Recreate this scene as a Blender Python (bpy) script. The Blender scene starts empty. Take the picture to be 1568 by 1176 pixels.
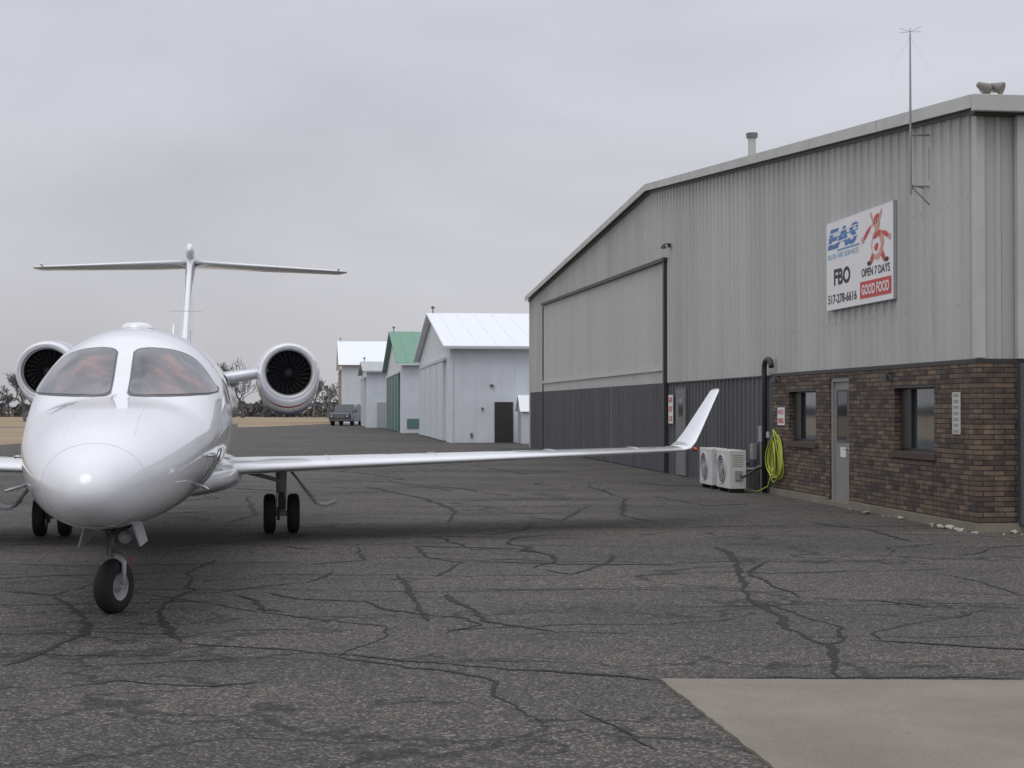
import bpy, bmesh, math, random
from mathutils import Vector, Matrix
from mathutils.bvhtree import BVHTree
random.seed(7)
scene = bpy.context.scene
col = scene.collection

# ------------------------------------------------------------------ helpers
def new_mat(name):
    m = bpy.data.materials.new(name); m.use_nodes = True
    nt = m.node_tree
    return m, nt, nt.nodes['Principled BSDF']

def simple(name, c, rough=0.6, metal=0.0, coat=0.0, var=0.0, vscale=3.0, bump=0.0, bscale=40.0, ior=None, stretch=(1,1,1)):
    m, nt, b = new_mat(name)
    b.inputs['Roughness'].default_value = rough
    b.inputs['Metallic'].default_value = metal
    b.inputs['Coat Weight'].default_value = coat
    b.inputs['Coat Roughness'].default_value = 0.05
    if ior: b.inputs['IOR'].default_value = ior
    b.inputs['Base Color'].default_value = (*c, 1)
    tc = nt.nodes.new('ShaderNodeTexCoord')
    mp = nt.nodes.new('ShaderNodeMapping'); mp.inputs['Scale'].default_value = stretch
    nt.links.new(tc.outputs['Object'], mp.inputs['Vector'])
    if var > 0:
        n = nt.nodes.new('ShaderNodeTexNoise'); n.inputs['Scale'].default_value = vscale
        n.inputs['Detail'].default_value = 6
        nt.links.new(mp.outputs[0], n.inputs['Vector'])
        r = nt.nodes.new('ShaderNodeValToRGB')
        r.color_ramp.elements[0].position = 0.3; r.color_ramp.elements[1].position = 0.7
        r.color_ramp.elements[0].color = (*[max(0, x*(1-var)) for x in c], 1)
        r.color_ramp.elements[1].color = (*[min(1, x*(1+var)) for x in c], 1)
        nt.links.new(n.outputs['Fac'], r.inputs['Fac'])
        nt.links.new(r.outputs['Color'], b.inputs['Base Color'])
    if bump > 0:
        n2 = nt.nodes.new('ShaderNodeTexNoise'); n2.inputs['Scale'].default_value = bscale
        nt.links.new(mp.outputs[0], n2.inputs['Vector'])
        bp = nt.nodes.new('ShaderNodeBump'); bp.inputs['Strength'].default_value = bump
        bp.inputs['Distance'].default_value = 0.02
        nt.links.new(n2.outputs['Fac'], bp.inputs['Height'])
        nt.links.new(bp.outputs['Normal'], b.inputs['Normal'])
    return m

def empty(name, loc=(0,0,0), rz=0.0):
    e = bpy.data.objects.new(name, None); e.location = loc; e.rotation_euler = (0,0,rz)
    e.empty_display_size = 0.5
    col.objects.link(e); return e

def mk(name, verts, faces, mat, parent=None, smooth=False, uv=False):
    me = bpy.data.meshes.new(name); me.from_pydata([tuple(v) for v in verts], [], faces); me.update()
    if smooth:
        for p in me.polygons: p.use_smooth = True
    if mat: me.materials.append(mat)
    if uv:
        l = me.uv_layers.new(name='UVMap')
        for p in me.polygons:
            n = p.normal
            ax = max(range(3), key=lambda i: abs(n[i]))
            for li in p.loop_indices:
                v = me.vertices[me.loops[li].vertex_index].co
                l.data[li].uv = ((v.y, v.z) if ax == 0 else (v.x, v.z) if ax == 1 else (v.x, v.y))
    o = bpy.data.objects.new(name, me); col.objects.link(o)
    if parent: o.parent = parent
    return o

class G:
    def __init__(s): s.v=[]; s.f=[]
    def add(s, v, f):
        b=len(s.v); s.v += [tuple(x) for x in v]; s.f += [tuple(i+b for i in q) for q in f]
    def box(s, lo, hi):
        x0,y0,z0=lo; x1,y1,z1=hi
        s.add([(x0,y0,z0),(x1,y0,z0),(x1,y1,z0),(x0,y1,z0),(x0,y0,z1),(x1,y0,z1),(x1,y1,z1),(x0,y1,z1)],
              [(3,2,1,0),(4,5,6,7),(0,1,5,4),(1,2,6,5),(2,3,7,6),(3,0,4,7)])
        return s
    def tube(s, pts, r, seg=8, caps=True):
        pts=[Vector(p) for p in pts]; rs = r if isinstance(r,(list,tuple)) else [r]*len(pts)
        V=[];F=[]; prev=None
        for i,p in enumerate(pts):
            if i==0: t=pts[1]-p
            elif i==len(pts)-1: t=p-pts[i-1]
            else: t=pts[i+1]-pts[i-1]
            t.normalize()
            if prev is None:
                a = Vector((0,0,1)) if abs(t.z)<0.9 else Vector((1,0,0))
                n = t.cross(a).normalized()
            else:
                n = (prev - t*prev.dot(t))
                if n.length<1e-5: n=t.orthogonal()
                n.normalize()
            prev=n; b=t.cross(n)
            for k in range(seg):
                an=2*math.pi*k/seg
                V.append(p+(n*math.cos(an)+b*math.sin(an))*rs[i])
        for i in range(len(pts)-1):
            for k in range(seg):
                a=i*seg+k; b2=i*seg+(k+1)%seg
                F.append((a,b2,b2+seg,a+seg))
        if caps:
            F.append(tuple(range(seg))[::-1]); F.append(tuple((len(pts)-1)*seg+k for k in range(seg)))
        s.add(V,F); return s
    def lathe(s, prof, c=(0,0,0), axis='Y', seg=32, rz=0.0, squash=1.0):
        V=[];F=[]; c=Vector(c); R=Matrix.Rotation(rz,3,'Z')
        for a,r in prof:
            for k in range(seg):
                an=2*math.pi*k/seg; p,q=r*math.cos(an), r*math.sin(an)
                v = Vector((p,a,q*squash)) if axis=='Y' else Vector((a,p,q)) if axis=='X' else Vector((p,q,a))
                V.append(c+R@v)
        for i in range(len(prof)-1):
            for k in range(seg):
                a=i*seg+k; b=i*seg+(k+1)%seg
                F.append((a,b,b+seg,a+seg))
        s.add(V,F); return s
    def loft(s, secs, caps=True):
        n=len(secs[0]); V=[p for q in secs for p in q]; F=[]
        for i in range(len(secs)-1):
            for k in range(n):
                a=i*n+k;b=i*n+(k+1)%n
                F.append((a,b,b+n,a+n))
        if caps:
            F.append(tuple(range(n))[::-1]); F.append(tuple((len(secs)-1)*n+k for k in range(n)))
        s.add(V,F); return s
    def obj(s,name,mat,parent=None,smooth=False,uv=False,bevel=0):
        o=mk(name,s.v,s.f,mat,parent,smooth,uv)
        if bevel:
            m=o.modifiers.new('b','BEVEL'); m.width=bevel; m.segments=2; m.limit_method='ANGLE'
        return o

def hermite(x, xs, ys):
    n=len(xs)
    if x<=xs[0]: return ys[0]
    if x>=xs[-1]: return ys[-1]
    d=[(ys[i+1]-ys[i])/(xs[i+1]-xs[i]) for i in range(n-1)]
    def m(i):
        if i==0: return d[0]
        if i==n-1: return d[-1]
        if d[i-1]*d[i]<=0: return 0.0
        w1=2*(xs[i+1]-xs[i])+(xs[i]-xs[i-1]); w2=(xs[i+1]-xs[i])+2*(xs[i]-xs[i-1])
        return (w1+w2)/(w1/d[i-1]+w2/d[i])
    for i in range(n-1):
        if x<=xs[i+1]:
            h=xs[i+1]-xs[i]; t=(x-xs[i])/h
            return ((2*t**3-3*t**2+1)*ys[i]+(t**3-2*t**2+t)*h*m(i)+(-2*t**3+3*t**2)*ys[i+1]+(t**3-t**2)*h*m(i+1))

# survey: eye height 1.6 m, focal ratio 2300/1568, horizon row 624 of the measuring frame
EYE=1.6
def ground_pt(u,v):
    d=EYE*2300.0/(v-624.0); return ((u-784)/2300.0*d, d)

# ------------------------------------------------------------------ materials
white_paint = simple('aircraft_white_paint',(0.82,0.83,0.86),rough=0.22,coat=1.0,var=0.025,vscale=1.5)
white_metal = simple('white_metal',(0.68,0.71,0.75),rough=0.5,var=0.06,vscale=1.2)
def asphalt_mat():
    m,nt,b=new_mat('asphalt'); N=nt.nodes; L=nt.links
    tc=N.new('ShaderNodeTexCoord')
    vo=N.new('ShaderNodeTexVoronoi'); vo.inputs['Scale'].default_value=78
    L.new(tc.outputs['Object'],vo.inputs['Vector'])
    sep=N.new('ShaderNodeSeparateColor'); L.new(vo.outputs['Color'],sep.inputs[0])
    r=N.new('ShaderNodeValToRGB'); e=r.color_ramp.elements
    e[0].position=0.0; e[0].color=(0.031,0.029,0.027,1)
    e[1].position=1.0; e[1].color=(0.25,0.23,0.20,1)
    x=e.new(0.45); x.color=(0.060,0.055,0.050,1)
    x=e.new(0.8); x.color=(0.100,0.091,0.081,1)
    L.new(sep.outputs[0],r.inputs['Fac'])
    n1=N.new('ShaderNodeTexNoise'); n1.inputs['Scale'].default_value=0.35; n1.inputs['Detail'].default_value=9; n1.inputs['Roughness'].default_value=0.68
    mp=N.new('ShaderNodeMapping'); mp.inputs['Scale'].default_value=(0.5,1.4,1); mp.inputs['Rotation'].default_value=(0,0,0.1)
    L.new(tc.outputs['Object'],mp.inputs['Vector']); L.new(mp.outputs[0],n1.inputs['Vector'])
    r1=N.new('ShaderNodeValToRGB'); r1.color_ramp.elements[0].position=0.36; r1.color_ramp.elements[1].position=0.66
    r1.color_ramp.elements[0].color=(0.66,0.66,0.68,1); r1.color_ramp.elements[1].color=(1.14,1.12,1.08,1)
    L.new(n1.outputs['Fac'],r1.inputs['Fac'])
    n2=N.new('ShaderNodeTexNoise'); n2.inputs['Scale'].default_value=11; n2.inputs['Detail'].default_value=8
    L.new(tc.outputs['Object'],n2.inputs['Vector'])
    r2=N.new('ShaderNodeValToRGB'); r2.color_ramp.elements[0].position=0.3; r2.color_ramp.elements[1].position=0.7
    r2.color_ramp.elements[0].color=(0.75,0.75,0.75,1); r2.color_ramp.elements[1].color=(1.2,1.2,1.2,1)
    L.new(n2.outputs['Fac'],r2.inputs['Fac'])
    def mul(a,b2,f=1.0):
        q=N.new('ShaderNodeMix'); q.data_type='RGBA'; q.blend_type='MULTIPLY'; q.inputs[0].default_value=f
        L.new(a,q.inputs[6]); L.new(b2,q.inputs[7]); return q.outputs[2]
    c=mul(r.outputs[0],r1.outputs[0]); c=mul(c,r2.outputs[0])
    nd=N.new('ShaderNodeTexNoise'); nd.inputs['Scale'].default_value=1.4; nd.inputs['Detail'].default_value=6
    L.new(tc.outputs['Object'],nd.inputs['Vector'])
    mv=N.new('ShaderNodeMix'); mv.data_type='RGBA'; mv.blend_type='LINEAR_LIGHT'; mv.inputs[0].default_value=0.7
    L.new(tc.outputs['Object'],mv.inputs[6]); L.new(nd.outputs['Color'],mv.inputs[7])
    for sc_,sx_,wd,st in ((0.42,0.30,0.014,0.85),(1.3,0.5,0.013,0.3)):
        mp3=N.new('ShaderNodeMapping'); mp3.inputs['Scale'].default_value=(sx_,1.0,1)
        L.new(mv.outputs[2],mp3.inputs['Vector'])
        v2=N.new('ShaderNodeTexVoronoi'); v2.feature='DISTANCE_TO_EDGE'; v2.inputs['Scale'].default_value=sc_
        L.new(mp3.outputs[0],v2.inputs['Vector'])
        r3=N.new('ShaderNodeValToRGB'); r3.color_ramp.elements[0].position=wd*0.4; r3.color_ramp.elements[1].position=wd
        r3.color_ramp.elements[0].color=(0.28,0.28,0.28,1); r3.color_ramp.elements[1].color=(1,1,1,1)
        L.new(v2.outputs['Distance'],r3.inputs['Fac'])
        c=mul(c,r3.outputs[0],st)
    L.new(c,b.inputs['Base Color'])
    b.inputs['Roughness'].default_value=0.85
    bp=N.new('ShaderNodeBump'); bp.inputs['Strength'].default_value=0.5; bp.inputs['Distance'].default_value=0.006
    L.new(vo.outputs['Distance'],bp.inputs['Height']); L.new(bp.outputs[0],b.inputs['Normal'])
    return m
asphalt=asphalt_mat()
def grass_mat():
    m,nt,b=new_mat('dry_grass'); N=nt.nodes; L=nt.links
    tc=N.new('ShaderNodeTexCoord'); mp=N.new('ShaderNodeMapping'); mp.inputs['Scale'].default_value=(0.03,0.12,1)
    L.new(tc.outputs['Object'],mp.inputs['Vector'])
    n=N.new('ShaderNodeTexNoise'); n.inputs['Scale'].default_value=1.0; n.inputs['Detail'].default_value=10; n.inputs['Roughness'].default_value=0.7
    L.new(mp.outputs[0],n.inputs['Vector'])
    r=N.new('ShaderNodeValToRGB'); e=r.color_ramp.elements
    e[0].position=0.3; e[0].color=(0.20,0.155,0.09,1); e[1].position=0.7; e[1].color=(0.38,0.29,0.18,1)
    L.new(n.outputs['Fac'],r.inputs['Fac']); L.new(r.outputs[0],b.inputs['Base Color'])
    b.inputs['Roughness'].default_value=0.95; return m
grass=grass_mat()
def brick_mat():
    m,nt,b=new_mat('brown_brick'); N=nt.nodes; L=nt.links
    uv=N.new('ShaderNodeUVMap'); uv.uv_map='UVMap'
    br=N.new('ShaderNodeTexBrick')
    br.inputs['Scale'].default_value=1.0; br.inputs['Brick Width'].default_value=0.29; br.inputs['Row Height'].default_value=0.066
    br.inputs['Mortar Size'].default_value=0.008; br.inputs['Mortar Smooth'].default_value=0.25; br.inputs['Bias'].default_value=0.0
    br.inputs['Color1'].default_value=(0.175,0.128,0.092,1); br.inputs['Color2'].default_value=(0.055,0.045,0.040,1)
    br.inputs['Mortar'].default_value=(0.030,0.027,0.025,1)
    L.new(uv.outputs[0],br.inputs['Vector'])
    n=N.new('ShaderNodeTexNoise'); n.inputs['Scale'].default_value=6; n.inputs['Detail'].default_value=6
    L.new(uv.outputs[0],n.inputs['Vector'])
    r=N.new('ShaderNodeValToRGB'); r.color_ramp.elements[0].position=0.3; r.color_ramp.elements[1].position=0.72
    r.color_ramp.elements[0].color=(0.6,0.6,0.62,1); r.color_ramp.elements[1].color=(1.5,1.42,1.35,1)
    L.new(n.outputs['Fac'],r.inputs['Fac'])
    mx=N.new('ShaderNodeMix'); mx.data_type='RGBA'; mx.blend_type='MULTIPLY'; mx.inputs[0].default_value=1
    L.new(br.outputs['Color'],mx.inputs[6]); L.new(r.outputs[0],mx.inputs[7]); L.new(mx.outputs[2],b.inputs['Base Color'])
    bp=N.new('ShaderNodeBump'); bp.invert=True; bp.inputs['Strength'].default_value=0.6; bp.inputs['Distance'].default_value=0.01
    L.new(br.outputs['Fac'],bp.inputs['Height']); L.new(bp.outputs[0],b.inputs['Normal'])
    b.inputs['Roughness'].default_value=0.85; return m
brick=brick_mat()
siding = simple('ribbed_siding_light',(0.455,0.458,0.438),rough=0.5,var=0.11,vscale=0.9,stretch=(1,1,0.12))
siding_door = simple('ribbed_door_light',(0.48,0.483,0.465),rough=0.5,var=0.06,vscale=0.8,stretch=(1,1,0.15))
siding_dark = simple('ribbed_siding_dark',(0.080,0.083,0.090),rough=0.5,var=0.18,vscale=1.2,stretch=(1,1,0.2))
trim = simple('trim_light',(0.51,0.51,0.49),rough=0.5,var=0.08,vscale=2)
trim_dk = simple('trim_dark',(0.035,0.034,0.034),rough=0.5)
concrete = simple('concrete',(0.215,0.19,0.15),rough=0.9,var=0.12,vscale=2.6,bump=0.3,bscale=60)
def pad_mat():
    m,nt,b=new_mat('pad_concrete'); N=nt.nodes; L=nt.links
    tc=N.new('ShaderNodeTexCoord')
    n=N.new('ShaderNodeTexNoise'); n.inputs['Scale'].default_value=1.1; n.inputs['Detail'].default_value=10; n.inputs['Roughness'].default_value=0.6
    L.new(tc.outputs['Object'],n.inputs['Vector'])
    r=N.new('ShaderNodeValToRGB'); r.color_ramp.elements[0].position=0.35; r.color_ramp.elements[1].position=0.68
    r.color_ramp.elements[0].color=(0.180,0.160,0.128,1); r.color_ramp.elements[1].color=(0.240,0.216,0.175,1)
    L.new(n.outputs['Fac'],r.inputs['Fac'])
    n3=N.new('ShaderNodeTexNoise'); n3.inputs['Scale'].default_value=120; n3.inputs['Detail'].default_value=3
    L.new(tc.outputs['Object'],n3.inputs['Vector'])
    r3=N.new('ShaderNodeValToRGB'); r3.color_ramp.elements[0].position=0.25; r3.color_ramp.elements[1].position=0.75
    r3.color_ramp.elements[0].color=(0.75,0.75,0.75,1); r3.color_ramp.elements[1].color=(1.22,1.22,1.22,1)
    L.new(n3.outputs['Fac'],r3.inputs['Fac'])
    v=N.new('ShaderNodeTexVoronoi'); v.inputs['Scale'].default_value=3.4; L.new(tc.outputs['Object'],v.inputs['Vector'])
    rv=N.new('ShaderNodeValToRGB'); rv.color_ramp.elements[0].position=0.03; rv.color_ramp.elements[1].position=0.05
    rv.color_ramp.elements[0].color=(0.35,0.33,0.3,1); rv.color_ramp.elements[1].color=(1,1,1,1); L.new(v.outputs['Distance'],rv.inputs['Fac'])
    def mul(a,b2,f=1.0):
        q=N.new('ShaderNodeMix'); q.data_type='RGBA'; q.blend_type='MULTIPLY'; q.inputs[0].default_value=f
        L.new(a,q.inputs[6]); L.new(b2,q.inputs[7]); return q.outputs[2]
    c=mul(mul(r.outputs[0],r3.outputs[0]),rv.outputs[0],0.7)
    L.new(c,b.inputs['Base Color']); b.inputs['Roughness'].default_value=0.85
    return m
pad_concrete=pad_mat()
crack_m = simple('crack_tar',(0.015,0.0145,0.0145),rough=0.85,var=0.3,vscale=8)
rubber = simple('rubber',(0.018,0.018,0.018),rough=0.75)
alu = simple('aluminium',(0.55,0.56,0.57),rough=0.35,metal=0.8)
gearwhite = simple('gear_paint',(0.50,0.51,0.52),rough=0.4)
dark = simple('dark_void',(0.012,0.012,0.013),rough=0.8)
glass_dk = simple('window_glass',(0.03,0.04,0.05),rough=0.06,ior=1.7,coat=0.3)
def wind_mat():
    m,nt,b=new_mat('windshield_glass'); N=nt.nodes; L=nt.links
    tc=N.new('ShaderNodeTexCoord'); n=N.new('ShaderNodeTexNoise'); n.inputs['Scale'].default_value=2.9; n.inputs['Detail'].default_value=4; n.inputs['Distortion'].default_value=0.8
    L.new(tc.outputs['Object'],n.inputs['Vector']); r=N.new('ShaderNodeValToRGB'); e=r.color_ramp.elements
    e[0].position=0.38; e[0].color=(0.030,0.032,0.040,1); e[1].position=0.70; e[1].color=(0.30,0.15,0.135,1)  # reflection patches and a reddish cockpit interior painted into the glass colour
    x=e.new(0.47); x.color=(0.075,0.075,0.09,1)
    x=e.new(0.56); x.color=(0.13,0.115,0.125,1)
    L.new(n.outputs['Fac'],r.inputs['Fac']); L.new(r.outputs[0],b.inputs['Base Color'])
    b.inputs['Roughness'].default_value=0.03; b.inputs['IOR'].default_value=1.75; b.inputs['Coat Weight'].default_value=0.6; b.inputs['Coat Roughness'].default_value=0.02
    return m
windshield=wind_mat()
seal = simple('window_seal',(0.13,0.13,0.14),rough=0.5)
red = simple('red_paint',(0.55,0.03,0.03),rough=0.4)
dullred = simple('stripe_red_paint',(0.36,0.04,0.05),rough=0.35)
blue = simple('blue_paint',(0.03,0.05,0.16),rough=0.4)
signblue = simple('sign_blue',(0.03,0.14,0.42),rough=0.4)
ltblue = simple('light_blue_paint',(0.10,0.35,0.60),rough=0.4)
black = simple('black_paint',(0.015,0.015,0.015),rough=0.5)
sign_white = simple('sign_white',(0.80,0.79,0.79),rough=0.45,var=0.03)
skin = simple('cartoon_tan',(0.62,0.36,0.28),rough=0.6)
hose_m = simple('hose_yellow_green',(0.46,0.54,0.07),rough=0.5)
bark = simple('bark',(0.15,0.142,0.145),rough=0.9,var=0.2)
foliage = simple('distant_brush',(0.098,0.094,0.094),rough=0.95,var=0.3,vscale=0.4)
green_paint = simple('green_metal',(0.13,0.29,0.20),rough=0.5,var=0.08)
green_door = simple('green_door',(0.04,0.14,0.10),rough=0.5)
brown_trim = simple('brown_trim',(0.22,0.14,0.09),rough=0.7)
gray_door = simple('gray_door',(0.25,0.24,0.23),rough=0.45,var=.06)
car_paint = simple('dark_car_paint',(0.035,0.045,0.06),rough=0.25,coat=0.6)
roof_white = simple('white_metal_roof',(0.84,0.87,0.90),rough=0.4)

# ------------------------------------------------------------------ world, sun, camera
w=bpy.data.worlds.new('World'); scene.world=w; w.use_nodes=True
nt=w.node_tree; N=nt.nodes; L=nt.links; bg=N['Background']
sk=N.new('ShaderNodeTexSky'); sk.sky_type='NISHITA'; sk.sun_disc=False
sk.sun_elevation=math.radians(58); sk.sun_rotation=math.radians(200); sk.dust_density=4; sk.air_density=1.5
hs=N.new('ShaderNodeHueSaturation'); hs.inputs['Saturation'].default_value=0.35
L.new(sk.outputs[0],hs.inputs['Color'])
tc=N.new('ShaderNodeTexCoord'); mp=N.new('ShaderNodeMapping'); mp.inputs['Scale'].default_value=(1,1,2.6); mp.inputs['Rotation'].default_value=(0.15,0.1,0.4)
L.new(tc.outputs['Generated'],mp.inputs['Vector'])
no=N.new('ShaderNodeTexNoise'); no.inputs['Scale'].default_value=2.6; no.inputs['Detail'].default_value=6; no.inputs['Roughness'].default_value=0.48; no.inputs['Distortion'].default_value=0.3
L.new(mp.outputs[0],no.inputs['Vector'])
cr=N.new('ShaderNodeValToRGB'); cr.color_ramp.elements[0].position=0.28; cr.color_ramp.elements[1].position=0.72
cr.color_ramp.elements[0].color=(0.82,0.82,0.835,1); cr.color_ramp.elements[1].color=(1.11,1.11,1.12,1)
L.new(no.outputs['Fac'],cr.inputs['Fac'])
sx=N.new('ShaderNodeSeparateXYZ'); L.new(tc.outputs['Generated'],sx.inputs[0])
gr=N.new('ShaderNodeValToRGB'); ge=gr.color_ramp.elements
ge[0].position=0.0; ge[0].color=(0.57,0.565,0.585,1)
ge[1].position=1.0; ge[1].color=(1.22,1.23,1.29,1)
k=ge.new(0.08); k.color=(0.63,0.635,0.67,1)
k=ge.new(0.28); k.color=(0.64,0.66,0.74,1)
L.new(sx.outputs['Z'],gr.inputs['Fac'])
mu=N.new('ShaderNodeMix'); mu.data_type='RGBA'; mu.blend_type='MULTIPLY'; mu.inputs[0].default_value=1
L.new(gr.outputs[0],mu.inputs[6]); L.new(cr.outputs[0],mu.inputs[7])
sc=N.new('ShaderNodeVectorMath'); sc.operation='SCALE'; sc.inputs['Scale'].default_value=10.0
L.new(mu.outputs[2],sc.inputs[0])
mx=N.new('ShaderNodeMix'); mx.data_type='RGBA'; mx.inputs[0].default_value=0.9
L.new(hs.outputs[0],mx.inputs[6]); L.new(sc.outputs[0],mx.inputs[7])
L.new(mx.outputs[2],bg.inputs['Color']); bg.inputs['Strength'].default_value=0.1

sl=bpy.data.lights.new('sun','SUN'); sl.energy=0.7; sl.angle=math.radians(35); sl.color=(1.0,0.985,0.965)
so=bpy.data.objects.new('sun',sl); col.objects.link(so)
so.rotation_euler=Vector((0.20,0.42,-0.88)).to_track_quat('-Z','Y').to_euler()

cam=bpy.data.cameras.new('camera'); cam.sensor_width=36; cam.lens=2300/1568*36; cam.clip_end=6000; cam.clip_start=0.1
co=bpy.data.objects.new('camera',cam); col.objects.link(co)
co.location=(0,0,EYE); co.rotation_euler=(math.pi/2+math.atan(36/2300),0,0)
scene.camera=co
scene.view_settings.view_transform='Standard'; scene.view_settings.look='None'; scene.view_settings.exposure=0

# ------------------------------------------------------------------ ground
g=G(); g.add([(-3000,-300,0),(3000,-300,0),(3000,5000,0),(-3000,5000,0)],[(0,1,2,3)]); g.obj('field',grass)
g=G(); g.add([(-21.2,-20,0.006),(60,-20,0.006),(60,150,0.006),(-16.5,158,0.006),(-21.5,118,0.006),(-21.8,63,0.006)],[(0,1,2,3,4,5)]); g.obj('asphalt_apron',asphalt)
taxi = simple('old_taxiway_asphalt',(0.17,0.16,0.15),rough=0.9,var=0.15,vscale=0.3)
g=G(); g.add([(-400,120,0.006),(-21.6,116,0.006),(-20.6,125,0.006),(-400,131,0.006)],[(0,1,2,3)]); g.obj('taxiway',taxi)
# concrete pad with slightly chipped edges and a real lip
def chip(a,b,n,j):
    return [(a[0]+(b[0]-a[0])*i/n+random.uniform(-j,j),a[1]+(b[1]-a[1])*i/n+random.uniform(-j,j)) for i in range(n)]
out=chip((0.865,8.78),(1.36,5.0),60,.007)+[(1.36,5.0),(8.4,5.0)]+[(8.4,8.55)]+chip((8.4,8.55),(3.0,8.72),50,.005)[1:]+chip((3.0,8.72),(0.865,8.78),40,.005)
g=G(); n=len(out); g.add([(x,y,0.022) for x,y in out]+[(x,y,0.0) for x,y in out],[tuple(range(n))]+[(i,(i+1)%n,n+(i+1)%n,n+i) for i in range(n)]); g.obj('concrete_pad',pad_concrete)

# cracks
g=G(); RC=[0]
def ribbon(pts2, wid, jit=0.022, step=0.06):
    RC[0]+=1; z=0.0095+RC[0]*0.000012
    P=[]
    for i in range(len(pts2)-1):
        a=Vector(pts2[i]); b=Vector(pts2[i+1]); n=max(2,int((b-a).length/step))
        for k in range(n): P.append(a.lerp(b,k/n))
    P.append(Vector(pts2[-1]))
    off=0; V=[];F=[]; Q=[]; wv=1.0
    for i,p in enumerate(P):
        off=off*0.88+random.uniform(-jit,jit)
        t=(P[min(i+1,len(P)-1)]-P[max(i-1,0)])
        if t.length<1e-6: t=Vector((1,0))
        t.normalize(); n=Vector((-t.y,t.x))
        Q.append((p+n*off,n))
    for i,(p,n) in enumerate(Q):
        fade=min(1,i/4+0.15,(len(Q)-1-i)/4+0.15)
        wv=min(1.6,max(.45,wv+random.uniform(-.28,.28)))
        ww=wid*fade*wv/2
        V+= [(p.x+n.x*ww,p.y+n.y*ww,z),(p.x-n.x*ww,p.y-n.y*ww,z)]
    for i in range(len(Q)-1): F.append((2*i,2*i+1,2*i+3,2*i+2))
    g.add(V,F)
def crack(pts, wid, **k): ribbon([ground_pt(*p) for p in pts], wid*1.15, **k)
crack([(1095,838),(1128,856),(1136,890),(1165,925),(1215,965),(1270,990),(1303,1040)],0.05)
crack([(1165,925),(1230,945),(1290,962),(1286,985),(1262,990)],0.028)
crack([(0,1020),(60,1005),(125,972),(130,945),(82,912)],0.045)
crack([(332,858),(285,878),(297,905),(250,925),(248,955),(275,985)],0.042)
crack([(275,985),(350,990),(430,994),(520,1003),(582,975),(586,960),(470,945),(380,935),(300,922),(200,905)],0.028)
crack([(548,838),(553,858),(500,862),(470,866)],0.03)
crack([(612,880),(632,910),(655,952)],0.048)
crack([(640,838),(652,856),(705,862),(665,884)],0.03)
crack([(686,910),(742,950),(845,968)],0.038)
crack([(940,850),(930,862),(875,880),(820,872)],0.028)
crack([(520,1003),(640,1012),(800,1025),(930,1036),(1000,1041)],0.024)
crack([(1100,1040),(1300,1039),(1568,1041)],0.018)
crack([(500,1003),(540,1010),(700,1030),(740,1040),(790,1085),(840,1110)],0.018)
crack([(0,968),(130,965),(250,962)],0.018)
crack([(1430,878),(1500,892),(1568,912)],0.035)
crack([(560,745),(640,762),(700,782),(690,800)],0.06)
crack([(800,792),(860,798),(872,788),(900,776)],0.06)
crack([(900,745),(960,765),(950,790),(1010,800)],0.055)
crack([(620,742),(700,748),(780,760)],0.06)
crack([(380,760),(390,790),(350,800)],0.05)
crack([(480,735),(600,738),(690,752)],0.06)
crack([(740,820),(800,812),(820,800)],0.04)
crack([(720,712),(800,726),(870,722)],0.08); crack([(560,712),(520,722),(600,730)],0.08)
crack([(1000,760),(1080,775),(1150,772)],0.05); crack([(660,820),(720,842),(800,846)],0.035)
crack([(0,905),(60,912),(82,912),(160,890)],0.024); crack([(1240,800),(1330,812),(1400,830)],0.035)
crack([(40,1060),(180,1042),(330,1052),(420,1046)],0.014); crack([(880,1085),(940,1110),(1000,1150)],0.012)
for v,wd in [(700,.07),(712,.06),(722,.055),(733,.05),(743,.045),(752,.04),(764,.038),(776,.036),(790,.034),(806,.03),(822,.028),(840,.026),(860,.023),(882,.024),(906,.018),(930,.019),(968,.016),(1010,.012)]:
    pts=[]; vv=v+random.uniform(-2,2); u=-120
    while u<1750:
        pts.append((u,vv)); u+=random.uniform(50,120); vv+=random.uniform(-3.4,3.4)*(v-624)/200+ (v-vv)*0.15
    i=0
    while i<len(pts)-2:
        n=random.randint(3,9); crack(pts[i:i+n],wd*0.68,jit=0.012); i+=n-1+(random.randint(0,3))
for _ in range(90):
    x=random.uniform(-9,8); y=random.uniform(8.9,42)
    if x>5.0-.128*max(0,y-19) and y>17: continue
    a=random.choice((0,math.pi))+random.uniform(-.8,.8); P=[(x,y)]
    for k in range(random.randint(3,8)):
        a+=random.uniform(-.8,.8); x+=math.cos(a)*random.uniform(.25,.7); y+=math.sin(a)*random.uniform(.2,.7); P.append((x,y))
    ribbon(P,random.uniform(.012,.026)*(1+y/35))
g.obj('pavement_cracks',crack_m)

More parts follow.
